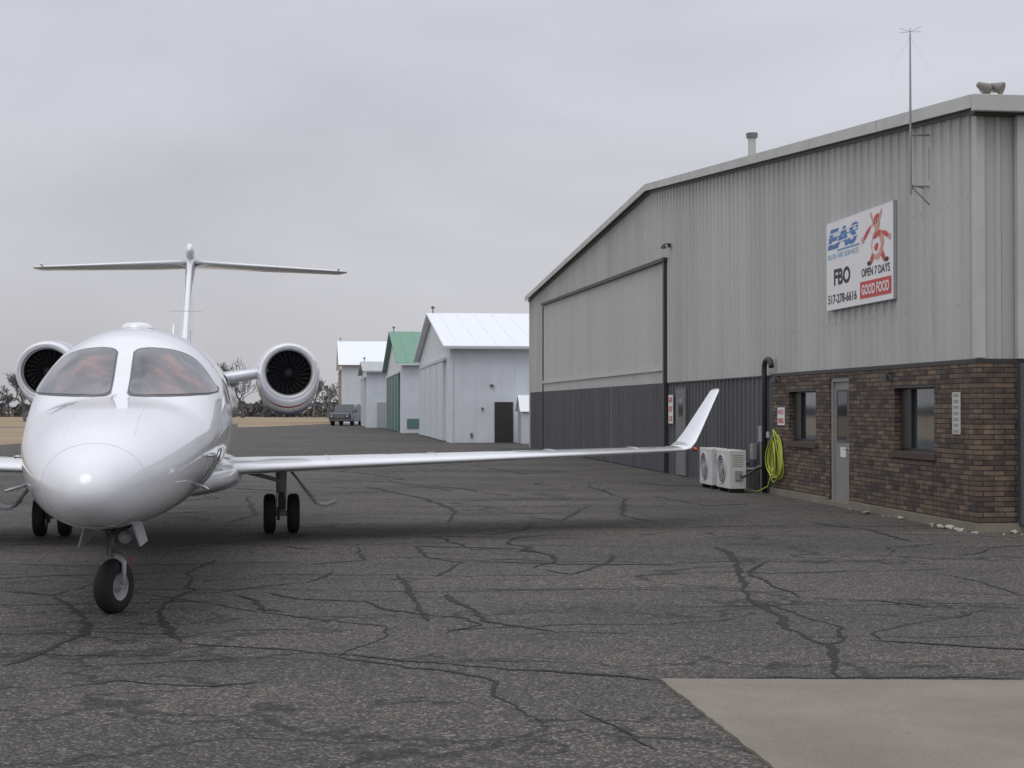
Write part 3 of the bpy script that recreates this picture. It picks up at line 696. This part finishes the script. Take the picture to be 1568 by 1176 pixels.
# ------------------------------------------------------------------ parked SUV
Cx,Cy=-15.1,131.5
E=empty('parked_suv',(Cx,Cy,0),math.radians(-8)); E.scale=(1.08,1.08,1.08)
def car_sec(y,zb,zt,hw,hwt):
    return [(-hw,y,zb),(-hw,y,(zb+zt)/2+.08),(-hwt,y,zt),(hwt,y,zt),(hw,y,(zb+zt)/2+.08),(hw,y,zb)]
g=G(); g.loft([car_sec(0,.45,.95,.85,.78),car_sec(.12,.35,1.05,.92,.84),(car_sec(1.2,.33,1.12,.95,.86)),car_sec(3.8,.33,1.14,.95,.87),car_sec(4.6,.36,1.12,.92,.85),car_sec(4.75,.5,1.0,.86,.8)]); g.obj('body',car_paint,E,bevel=.04)
g=G(); g.loft([car_sec(1.2,1.12,1.13,.84,.82),car_sec(1.85,1.12,1.74,.86,.66),car_sec(4.1,1.12,1.76,.86,.67),car_sec(4.6,1.12,1.2,.83,.8)]); g.obj('cabin',car_paint,E,bevel=.03)
g=G(); g.add([(-.72,1.27,1.19),(.72,1.27,1.19),(.6,1.76,1.67),(-.6,1.76,1.67)],[(0,1,2,3)])
for sx_ in (-1,1):
    g.add([(sx_*.87,1.75,1.2),(sx_*.885,4.2,1.2),(sx_*.73,4.1,1.68),(sx_*.73,1.95,1.66)],[(0,1,2,3)])
g.obj('windows',glass_dk,E)
for i,(x,y) in enumerate(((-.82,.95),(.82,.95),(-.82,3.75),(.82,3.75))):
    g=G(); g.lathe([(-.12,0),(-.12,.3),(-.1,.36),(.1,.36),(.12,.3),(.12,0)],c=(x,y,.36),axis='X',seg=18); g.obj('wheel_%d'%(i+1),rubber,E)
g=G(); g.box((-.45,-.04,.62),(.45,-.003,.88)); g.box((-.85,-.06,.40),(.85,.02,.52)); g.obj('grille_and_bumper',simple('dull_chrome',(.18,.18,.19),rough=.4,metal=.5),E)
g=G()
for sx_ in (-1,1): g.lathe([(-.05,0),(-.05,.08),(0,.09)],c=(sx_*.64,-.01,.77),axis='Y',seg=12)
g.obj('headlights',simple('headlight',(0.6,0.6,0.58),rough=.1),E)
g=G(); g.box((-1.1,1.5,1.1),(-.93,1.62,1.27)); g.box((.93,1.5,1.1),(1.1,1.62,1.27)); g.obj('mirrors',car_paint,E)

# ------------------------------------------------------------------ trees
def bare_tree(x,y,h,seed):
    R=random.Random(seed); g=G()
    def br(p,d,l,r,dep):
        pts=[p]; q=p.copy(); dd=d.copy(); n=3
        for i in range(n):
            dd=(dd+Vector((R.uniform(-.18,.18),R.uniform(-.18,.18),R.uniform(-.05,.14)))).normalized(); q=q+dd*l/n; pts.append(q.copy())
        g.tube(pts,[max(.02,r*(1-.45*i/n)) for i in range(n+1)],seg=5 if dep<2 else 3,caps=False)
        if dep>=6: return
        for i in range(3):
            t=R.uniform(.4,1) if i else 1
            o=pts[min(n,max(1,round(t*n)))]
            ax=Vector((R.uniform(-1,1),R.uniform(-1,1),R.uniform(-.15,.5))).normalized()
            nd=(dd*.75+ax*.75).normalized()
            br(o,nd,l*R.uniform(.66,.82),r*.58,dep+1)
    br(Vector((0,0,0)),Vector((0,0,1)),h*.25,h*.028,0)
    zm=max(v[2] for v in g.v); k=h/zm
    g.v=[(v[0]*k,v[1]*k,v[2]*k) for v in g.v]
    o=g.obj('bare_tree',bark); o.location=(x,y,0); return o
def at(u,d): return ((u-784)/2300*d,d)
for u,d,h,sd in [(38,170,5.9,1),(62,200,5.6,2),(345,190,8.0,3),(372,230,7.6,4),(480,240,6.6,5),(502,230,5.6,6),(14,260,4.2,8),(318,200,7.6,9),(-60,180,7,10)]:
    bare_tree(*at(u,d),h,sd)
random.seed(5); g=G()
x=-190.0
while x<70:
    hh=2.3+1.0*abs(math.sin(x*.09))*abs(math.cos(x*.031))+random.uniform(-.3,.5); 
    if x<-78: hh*=.62
    cy=255+random.uniform(-9,9); cw=random.uniform(1.4,2.6)
    for k2 in range(120):
        t=random.random()**1.2; z=t*hh; rr=cw*(1.15-t*.6)
        c=Vector((x+random.gauss(0,.55)*rr,cy+random.gauss(0,.5)*rr,z)); s=random.uniform(.14,.42)
        a=Vector((random.gauss(0,1),random.gauss(0,1),random.gauss(0,1))).normalized()*s; b2=a.orthogonal().normalized()*s
        g.add([c+a,c+b2,c-a*.8,c-b2],[(0,1,2,3)])
    x+=random.uniform(.7,1.3)
g.obj('distant_treeline',foliage)

# ------------------------------------------------------------------ business jet
YAW=math.atan2(0.168,0.986)
J=empty('business_jet',(-2.78,9.85,0),YAW)
ST=[(0,1.028,1.032,.004,1.03),(.04,.925,1.140,.115,1.03),(.12,.865,1.215,.185,1.04),(.3,.80,1.31,.295,1.06),(.7,.745,1.44,.45,1.10),(1.2,.715,1.55,.58,1.16),
(1.8,.695,1.645,.69,1.25),(2.2,.69,1.70,.745,1.30),(2.45,.685,1.80,.77,1.34),(2.95,.68,2.10,.81,1.42),(3.4,.68,2.25,.84,1.46),(4.2,.68,2.345,.87,1.5),
(6,.68,2.36,.87,1.5),(9,.68,2.36,.87,1.5),(11,.78,2.36,.82,1.58),(12.5,1.0,2.34,.66,1.7),(14,1.35,2.28,.42,1.85),(15.5,1.72,2.2,.2,1.95),(16.4,1.9,2.1,.04,2.0)]
cols=list(zip(*ST)); Y_=[math.sqrt(y) for y in cols[0]]
def fus_ring(y,n=64,off=0):
    zb,zt,hw,zw=[hermite(math.sqrt(y),Y_,cols[i]) for i in (1,2,3,4)]
    R=[]
    for k2 in range(n):
        t=2*math.pi*k2/n; c,s=math.cos(t),math.sin(t)
        e=2/2.08
        x=(hw+off)*math.copysign(abs(c)**e,c); hz=((zt-zw) if s>0 else (zw-zb))+off
        R.append((x,y,zw+hz*math.copysign(abs(s)**e,s)))
    return R
ysamp=[0,.002,.006,.012,.02,.03,.045,.065,.09,.12,.16,.2,.25,.3,.36,.42,.5,.6,.75,.9,1.05,1.2,1.35,1.5,1.65,1.8,1.95,2.08,2.18,2.26,2.34,2.42,2.5,2.6,2.7,2.8,2.9,3,3.1,3.25,3.4,3.6,3.8,4,4.3,4.7,5.2,6,7,8,9,10,10.5,11,11.5,12,12.5,13,13.5,14,14.5,15,15.5,16,16.4]
g=G(); g.loft([fus_ring(y) for y in ysamp]); fv,ff=g.v,g.f
g.obj('fuselage',white_paint,J,smooth=True)
bvh=BVHTree.FromPolygons([Vector(v) for v in fv],[tuple(f) for f in ff])
WX=[.075,.2,.35,.47,.56,.62,.68,.725,.75]; WT=[2.085,2.10,2.09,2.06,2.01,1.95,1.87,1.80,1.76]; WB=[1.705,1.70,1.70,1.705,1.71,1.715,1.72,1.73,1.745]
def pane(name,sgn,off,grow,mat):
    nx,nz=26,12; V=[];F=[]
    for i in range(nx+1):
        x=(WX[0]-grow)+(WX[-1]-WX[0]+2*grow)*i/nx; xc=min(max(x,WX[0]),WX[-1])
        zt=hermite(xc,WX,WT)+grow; zb=hermite(xc,WX,WB)-grow
        d=(x-WX[0]+grow)
        if d<.05: zt-=.03*(1-d/.05)**2; zb+=.02*(1-d/.05)**2
        for j in range(nz+1):
            z=zb+(zt-zb)*j/nz
            h=bvh.ray_cast(Vector((sgn*x,-2,z)),Vector((0,1,0)))
            p=h[0]; n=h[1]
            if n.y>0: n=-n
            V.append(p+n*off)
    for i in range(nx):
        for j in range(nz):
            a=i*(nz+1)+j; F.append((a,a+1,a+nz+2,a+nz+1))
    return mk(name,V,F,mat,J,smooth=True)
for nme,sg in (('left',1),('right',-1)):
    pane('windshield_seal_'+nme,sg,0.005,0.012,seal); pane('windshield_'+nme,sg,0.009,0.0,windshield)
for sg in (1,-1):
    for i,yc in enumerate((5.3,6.1,6.9,7.7,8.5)):
        V=[];F=[]
        def cp(y,z,o):
            h=bvh.ray_cast(Vector((sg*3,y,z)),Vector((-sg,0,0))); return h[0]+Vector((sg*o,0,0))
        V.append(cp(yc,1.78,.007))
        for k2 in range(16):
            t=2*math.pi*k2/16; V.append(cp(yc+.14*math.cos(t),1.78+.19*math.sin(t),.007))
        for k2 in range(16): F.append((0,1+k2,1+(k2+1)%16))
        mk('cabin_window_%d_%s'%(i+1,'l' if sg>0 else 'r'),V,F,glass_dk,J)
seam_m=simple('seam_light_grey',(0.60,0.61,0.63),rough=.5)
g=G()
rr=fus_ring(.42); g.tube([Vector(p) for p in rr]+[Vector(rr[0])],.0018,seg=5,caps=False)
rr=fus_ring(3.75); g.tube([Vector(p) for p in rr[-14:]+rr[:24]],.0035,seg=5,caps=False)
for x in (-.24,.24):
    P=[]
    for i in range(16):
        y=.7+i*.08; h=bvh.ray_cast(Vector((x,y,4)),Vector((0,0,-1))); P.append(h[0])
    g.tube(P,.0015,seg=4)
g.obj('panel_seams',seam_m,J)
g=G()
def side_pt(sg,y,z,o=.0):
    h=bvh.ray_cast(Vector((sg*3,y,z)),Vector((-sg,0,0))); return h[0]+Vector((sg*o,0,0))
for sg in (1,-1):
    P=[]
    for k2 in range(25):
        t=2*math.pi*k2/24; y=2.85+.24*math.copysign(abs(math.cos(t))**.6,math.cos(t)); z=1.08+.17*math.copysign(abs(math.sin(t))**.6,math.sin(t)); P.append(side_pt(sg,y,z))
    g.tube(P,.006,seg=5,caps=False)
g.obj('side_hatch_seams',simple('hatch_seam',(.2,.2,.21),rough=.5),J)
g=G()
for sg in (1,-1):
    h=side_pt(sg,1.55,1.02)
    g.tube([h,h+Vector((sg*.10,-.03,-.03)),h+Vector((sg*.13,-.18,-.035))],[.014,.012,.006],seg=8)
    h=side_pt(sg,1.9,1.22)
    g.tube([h,h+Vector((sg*.05,.02,.0)),h+Vector((sg*.055,.12,-.01))],[.012,.010,.008],seg=6)
g.obj('pitot_probes',alu,J,smooth=True)
g=G()
g.loft([[(.10,8.0,2.30),(.124,8.0,2.30),(.124,8.25,2.30),(.10,8.25,2.30)],[(.106,8.15,2.60),(.118,8.15,2.60),(.118,8.22,2.60),(.106,8.22,2.60)]])
g.obj('blade_antennas',white_paint,J)
g=G(); g.lathe([(0,.15),(.03,.14),(.05,.1),(.06,.0)],c=(0,4.1,2.33),axis='Z',seg=16); g.obj('roof_beacon',white_paint,J,smooth=True)

def foil(n=14):
    P=[]
    def yt(x): return 5*(.2969*math.sqrt(x)-.126*x-.3516*x*x+.2843*x**3-.1036*x**4)
    for i in range(n+1):
        x=(1+math.cos(math.pi*i/n))/2; P.append((x,yt(x)))
    for i in range(n-1,0,-1):
        x=(1+math.cos(math.pi*i/n))/2; P.append((x,-yt(x)))
    return P
FO=foil()
def sec(le,ch,th,ang,sg=1,inc=.015):
    o=[]
    for x,t in FO:
        d=t*th*ch
        if d<0: d*=.7
        o.append((sg*(le[0]-math.sin(ang)*d), le[1]+x*ch, le[2]+math.cos(ang)*d+(.5-x)*ch*inc))
    return o
for nme,sg in (('left',1),('right',-1)):
    g=G(); g.loft([sec((.3,7.0,.86),3.3,.085,0,sg,0),sec((.9,7.3,.885),2.95,.08,.02,sg,0),sec((1.6,7.6,.90),2.6,.08,.03,sg,0),sec((3.9,8.35,.955),1.9,.08,.03,sg,.0),sec((6.75,9.3,1.03),1.15,.08,.04,sg,.0)],caps=True)
    g.obj('wing_'+nme,white_paint,J,smooth=True)
    g=G(); g.loft([sec((6.73,9.29,1.03),1.16,.08,.04,sg,0),sec((6.88,9.42,1.05),1.08,.08,.4,sg,0),sec((7.0,9.6,1.13),.95,.07,.85,sg,0),sec((7.12,9.78,1.26),.82,.065,1.0,sg,0),sec((7.58,10.4,1.84),.42,.06,1.05,sg,0),sec((7.61,10.5,1.87),.30,.04,1.05,sg,0)])
    g.obj('winglet_'+nme,white_paint,J,smooth=True)
    g=G(); g.lathe([(0,0),(.03,.025),(.09,.03),(.14,.0)],c=(sg*6.95,9.42,1.035),axis='Y',seg=10); g.obj('navigation_light_'+nme,simple('amber_red_light',(.6,.10,.03),rough=.2) if sg>0 else simple('green_light',(.02,.4,.1)),J)
    g=G()
    for x in (2.4,4.2): g.lathe([(0,0),(.2,.03),(.6,.045),(1.1,.03),(1.3,0)],c=(sg*x,9.3,.86+.03*x/2.4),axis='Y',seg=10)
    g.obj('flap_fairings_'+nme,white_paint,J,smooth=True)
    g=G()
    for x in (1.95,3.3,4.9,6.1):
        f=x/6.75; yl=7.0+ (9.3-7.0)*f; ch=3.1+(1.15-3.1)*f; zl=.865+.165*f
        g.tube([(sg*x,yl+.10*ch,zl+.032*ch),(sg*x,yl+.3*ch,zl+.0405*ch),(sg*x,yl+.6*ch,zl+.031*ch)],.004,seg=4)
    g.obj('wing_seams_'+nme,seam_m,J)
    # nacelle
    c=(sg*1.5,9.24,2.05)
    prof=[(.40,.29),(.15,.29),(.04,.302),(.0,.33),(.03,.358),(.12,.378),(.4,.405),(.9,.425),(1.4,.425),(1.9,.40),(2.4,.34),(2.75,.28),(2.75,.25),(2.4,.24)]
    def droop(y,z):
        if z<c[2]: return .11*min(1,max(0,(y-9.30)/0.8))
        return .0
    g=G(); g.lathe(prof,c=c,axis='Y',seg=48)
    g.v=[(x,y,z-(droop(y,z)*min(1,abs(z-c[2])/.3) if (x-c[0])**2+(z-c[2])**2>.34**2 else 0)) for x,y,z in g.v]
    g.obj('nacelle_'+nme,white_paint,J,smooth=True)
    g=G(); g.lathe([(.16,.286),(.03,.300),(-.003,.33),(.02,.353)],c=c,axis='Y',seg=48); g.obj('inlet_lip_'+nme,simple('lip_grey',(.60,.60,.62),rough=.3,metal=.2),J,smooth=True)
    g=G(); g.lathe([(.05,.296),(.42,.278),(.42,0.0)],c=c,axis='Y',seg=40); g.obj('inlet_duct_'+nme,simple('duct_dark',(.02,.02,.022),rough=.5),J)
    g=G()
    for k2 in range(24):
        t=2*math.pi*k2/24; V=[]
        for r,tw in ((.07,.06),(.17,.10),(.27,.14)):
            for s_,yy in ((-tw*.5,.22),(tw*.5,.28)):
                an=t+s_/max(r,.1)*.35+r; V.append((c[0]+r*math.cos(an),c[1]+yy,c[2]+r*math.sin(an)))
        g.add(V,[(0,1,3,2),(2,3,5,4)])
    g.obj('fan_blades_'+nme,simple('fan_metal',(.05,.05,.055),rough=.45,metal=.3),J)
    g=G(); g.lathe([(.12,0),(.16,.04),(.24,.075),(.30,.08)],c=c,axis='Y',seg=20); g.obj('spinner_'+nme,simple('spinner_dark',(.03,.03,.033),rough=.4),J,smooth=True)
    for nm2,mt,a0,a1,y0,y1 in (('stripe_red',dullred,212,335,.36,.40),('stripe_blue',blue,222,330,.74,.88)):
        V=[];F=[]; n=24
        for i in range(n+1):
            an=math.radians(a0+(a1-a0)*i/n); tt=math.sin(math.pi*i/n)
            for yy in (y0-(.02*tt),y0+(y1-y0)*tt):
                r=hermite(yy,[.0,.03,.12,.4,.9,1.4],[.33,.358,.378,.405,.425,.425])+.006
                z0=c[2]+r*math.sin(an); z=z0-droop(c[1]+yy,z0)*min(1,abs(z0-c[2])/.3)
                V.append((c[0]+r*math.cos(an),c[1]+yy,z-.002))
        for i in range(n): F.append((2*i,2*i+1,2*i+3,2*i+2))
        mk(nm2+'_'+nme,V,F,mt,J,smooth=True)
    g=G()
    def psec(x,z,y0,ch,th): return [(sg*x,y0+a*ch,z+t*th*ch) for a,t in FO]
    g.loft([psec(.6,1.98,9.5,2.4,.07),psec(1.25,2.08,9.6,2.0,.07)]); g.obj('pylon_'+nme,white_paint,J,smooth=True)
    # main gear
    gx=sg*1.41; gy=9.28
    for i,dx in enumerate((-.15,.15)):
        g=G(); g.lathe([(-.075,.13),(-.078,.18),(-.07,.225),(-.04,.25),(.04,.25),(.07,.225),(.078,.18),(.075,.13)],c=(gx+dx,gy,.25),axis='X',seg=32); g.obj('main_tire_%d_%s'%(i+1,nme),rubber,J,smooth=True)
        g=G(); g.lathe([(-.06,0),(-.06,.06),(-.072,.13),(.072,.13),(.06,.06),(.06,0)],c=(gx+dx,gy,.25),axis='X',seg=24); g.obj('main_hub_%d_%s'%(i+1,nme),gearwhite,J)
    g=G(); g.tube([(gx,gy,.25),(gx,gy+.05,.62)],.045,seg=12); g.tube([(gx,gy+.05,.5),(gx,gy+.08,.92)],.062,seg=12); g.tube([(gx-.1,gy,.25),(gx+.1,gy,.25)],.035)
    g.tube([(gx,gy,.66),(gx-sg*.6,gy,.82)],.026); g.tube([(gx,gy+.1,.35),(gx,gy+.3,.5),(gx,gy+.1,.65)],.02); g.tube([(gx+.05,gy-.07,.3),(gx+.06,gy-.05,.85)],.008,seg=5); g.tube([(gx-.06,gy-.07,.3),(gx-.07,gy-.05,.85)],.008,seg=5)
    g.obj('main_strut_'+nme,gearwhite,J,smooth=True)
    g=G(); g.box((gx-.03,gy-.08,.30),(gx+.03,gy-.06,.52)); g.box((gx-.06,gy-.10,.17),(gx-.02,gy-.05,.33)); g.obj('brake_block_'+nme,trim_dk,J)
    g=G()
    dy=gy-.25
    g.tube([(gx+sg*.12,dy,.80),(gx+sg*.28,dy,.58),(gx+sg*.44,dy,.38)],[.012,.018,.022],seg=8)
    g.tube([(gx+sg*.10,dy+.3,.80),(gx+sg*.44,dy+.3,.40)],.012,seg=8)
    P=[(gx+sg*.40,dy,.42),(gx+sg*.48,dy,.345),(gx+sg*.56,dy,.335),(gx+sg*.68,dy,.375)]
    V=[]
    for p in P: V+=[p,(p[0],p[1]+.5,p[2])]
    V+=[(v[0],v[1],v[2]+.03) for v in V]; n=len(P)*2; F=[]
    for i in range(len(P)-1):
        a=2*i; F+=[(a,a+1,a+3,a+2),(n+a,n+a+2,n+a+3,n+a+1),(a,a+2,n+a+2,n+a),(a+1,n+a+1,n+a+3,a+3)]
    F+=[(0,n,n+1,1),(n-2,n-1,2*n-1,2*n-2)]
    g.add(V,F); g.obj('gear_door_'+nme,gearwhite,J)
    g=G(); g.box((min(sg*.95,sg*1.62),9.0,.80),(max(sg*.95,sg*1.62),9.5,.83)); g.obj('wheel_well_'+nme,dark,J)
    # stabiliser
    g=G(); g.loft([sec((0,15.35,4.03),1.45,.09,0,sg,0),sec((2.55,16.25,3.985),.75,.09,0,sg,0),sec((2.66,16.33,3.985),.62,.06,0,sg,0)]); g.obj('stabiliser_'+nme,white_paint,J,smooth=True)
    g=G(); g.lathe([(0,0),(.03,.02),(.3,.02),(.34,0)],c=(sg*2.5,16.1,4.02),axis='Y',seg=8); g.obj('stabiliser_tip_'+nme,white_paint,J,smooth=True)
g=G()
def fr(y,hw,zb,zt):
    R=[]
    for k2 in range(32):
        t=2*math.pi*k2/32; c,s=math.cos(t),math.sin(t); R.append((hw*math.copysign(abs(c)**.8,c),y,(zb+zt)/2+(zt-zb)/2*math.copysign(abs(s)**.8,s)))
    return R
g.loft([fr(5.6,.3,.70,.90),fr(6.1,.60,.64,.98),fr(6.8,.82,.60,1.04),fr(7.6,.93,.57,1.06),fr(9.5,.94,.57,1.06),fr(10.6,.84,.62,1.06),fr(11.6,.5,.75,1.0),fr(12.0,.2,.85,.96)])
g.obj('wing_fairing',white_paint,J,smooth=True)
g=G()
def fsec(z,y0,ch,th): return [(t*th*ch,y0+a*ch,z) for a,t in FO]
g.loft([fsec(2.15,12.0,4.3,.07),fsec(2.45,13.0,3.3,.075),fsec(3.3,14.2,2.4,.08),fsec(4.12,15.2,1.75,.085)]); g.obj('fin',white_paint,J,smooth=True)
g=G(); g.lathe([(0,0),(.04,.04),(.14,.07),(.4,.085),(1.0,.09),(1.8,.06),(2.2,0)],c=(0,14.95,4.18),axis='Y',seg=20,squash=1.75); g.obj('tail_bullet',white_paint,J,smooth=True)
g=G(); g.tube([(-.22,13.2,3.07),(.26,13.2,3.07)],.006,seg=5); g.tube([(.12,12.6,2.3),(.12,12.62,2.75)],.01,seg=6); g.obj('tail_rod_antennas',gearwhite,J)
# nose gear
NY=1.88
def rotn(g,a):
    R=Matrix.Rotation(a,3,'Z'); c=Vector((0,NY,0)); g.v=[tuple(c+R@(Vector(v)-c)) for v in g.v]; return g
NA=math.radians(-28)
g=G(); g.lathe([(-.065,.11),(-.07,.155),(-.06,.192),(-.03,.212),(.03,.212),(.06,.192),(.07,.155),(.065,.11)],c=(0,NY,.212),axis='X',seg=36)
rotn(g,NA); g.obj('nose_tire',rubber,J,smooth=True)
g=G(); g.lathe([(-.05,0),(-.05,.05),(-.06,.11),(-.03,.11),(.03,.11),(.062,.11),(.045,.09),(.035,.05),(.06,.035),(.06,0)],c=(0,NY,.212),axis='X',seg=28); rotn(g,NA); g.obj('nose_hub',simple('hub_grey',(.34,.34,.35),rough=.45),J)
g=G(); g.tube([(.09,NY,.212),(.09,NY+.0,.40),(.0,NY+.02,.46)],[.016,.02,.03],seg=10); g.tube([(.0,NY,.212),(.10,NY,.212)],.018); rotn(g,NA); g.obj('nose_fork',gearwhite,J,smooth=True)
g=G(); g.tube([(0,NY+.02,.44),(0,NY+.05,.62)],.032,seg=12); g.tube([(0,NY+.04,.56),(0,NY+.09,.80)],.048,seg=12)
g.tube([(0,NY-.04,.48),(0,NY-.16,.58),(0,NY-.03,.68)],.014,seg=6); g.tube([(-.10,NY+.04,.66),(.10,NY+.04,.66)],.02); g.tube([(.05,NY,.45),(.06,NY,.78)],.007,seg=5); g.tube([(-.05,NY,.45),(-.07,NY,.75)],.007,seg=5)
g.tube([(-.04,NY-.03,.60),(-.12,NY-.05,.74)],.012,seg=6); g.tube([(-.05,NY-.05,.5),(-.03,NY-.09,.56),(-.05,NY-.04,.64)],.006,seg=5)
g.obj('nose_strut',simple('gear_dull',(.25,.25,.26),rough=.45),J,smooth=True)
g=G()
for sg in (1,-1):
    x=sg*.17; g.add([(x,NY-.45,.72),(x,NY+.35,.70),(x+sg*.05,NY+.35,.53),(x+sg*.05,NY-.38,.55),(x+sg*.012,NY-.45,.72),(x+sg*.012,NY+.35,.70),(x+sg*.062,NY+.35,.53),(x+sg*.062,NY-.38,.55)],[(0,1,2,3),(7,6,5,4),(0,4,5,1),(1,5,6,2),(2,6,7,3),(3,7,4,0)])
g.obj('nose_gear_doors',gearwhite,J)
g=G(); g.box((-.15,NY-.42,.690),(.15,NY+.35,.712)); g.obj('nose_wheel_well',dark,J)
g=G(); g.lathe([(0,0),(0,.05),(.03,.055),(.08,.03)],c=(.09,NY-.10,.60),axis='Y',seg=14); g.obj('taxi_light',simple('lamp_lens',(.6,.6,.6),rough=.1),J,smooth=True)
g=G(); g.tube([(.12,NY+.05,.44),(.125,NY+.04,.36)],.006,seg=5); g.obj('tow_flag',red,J)
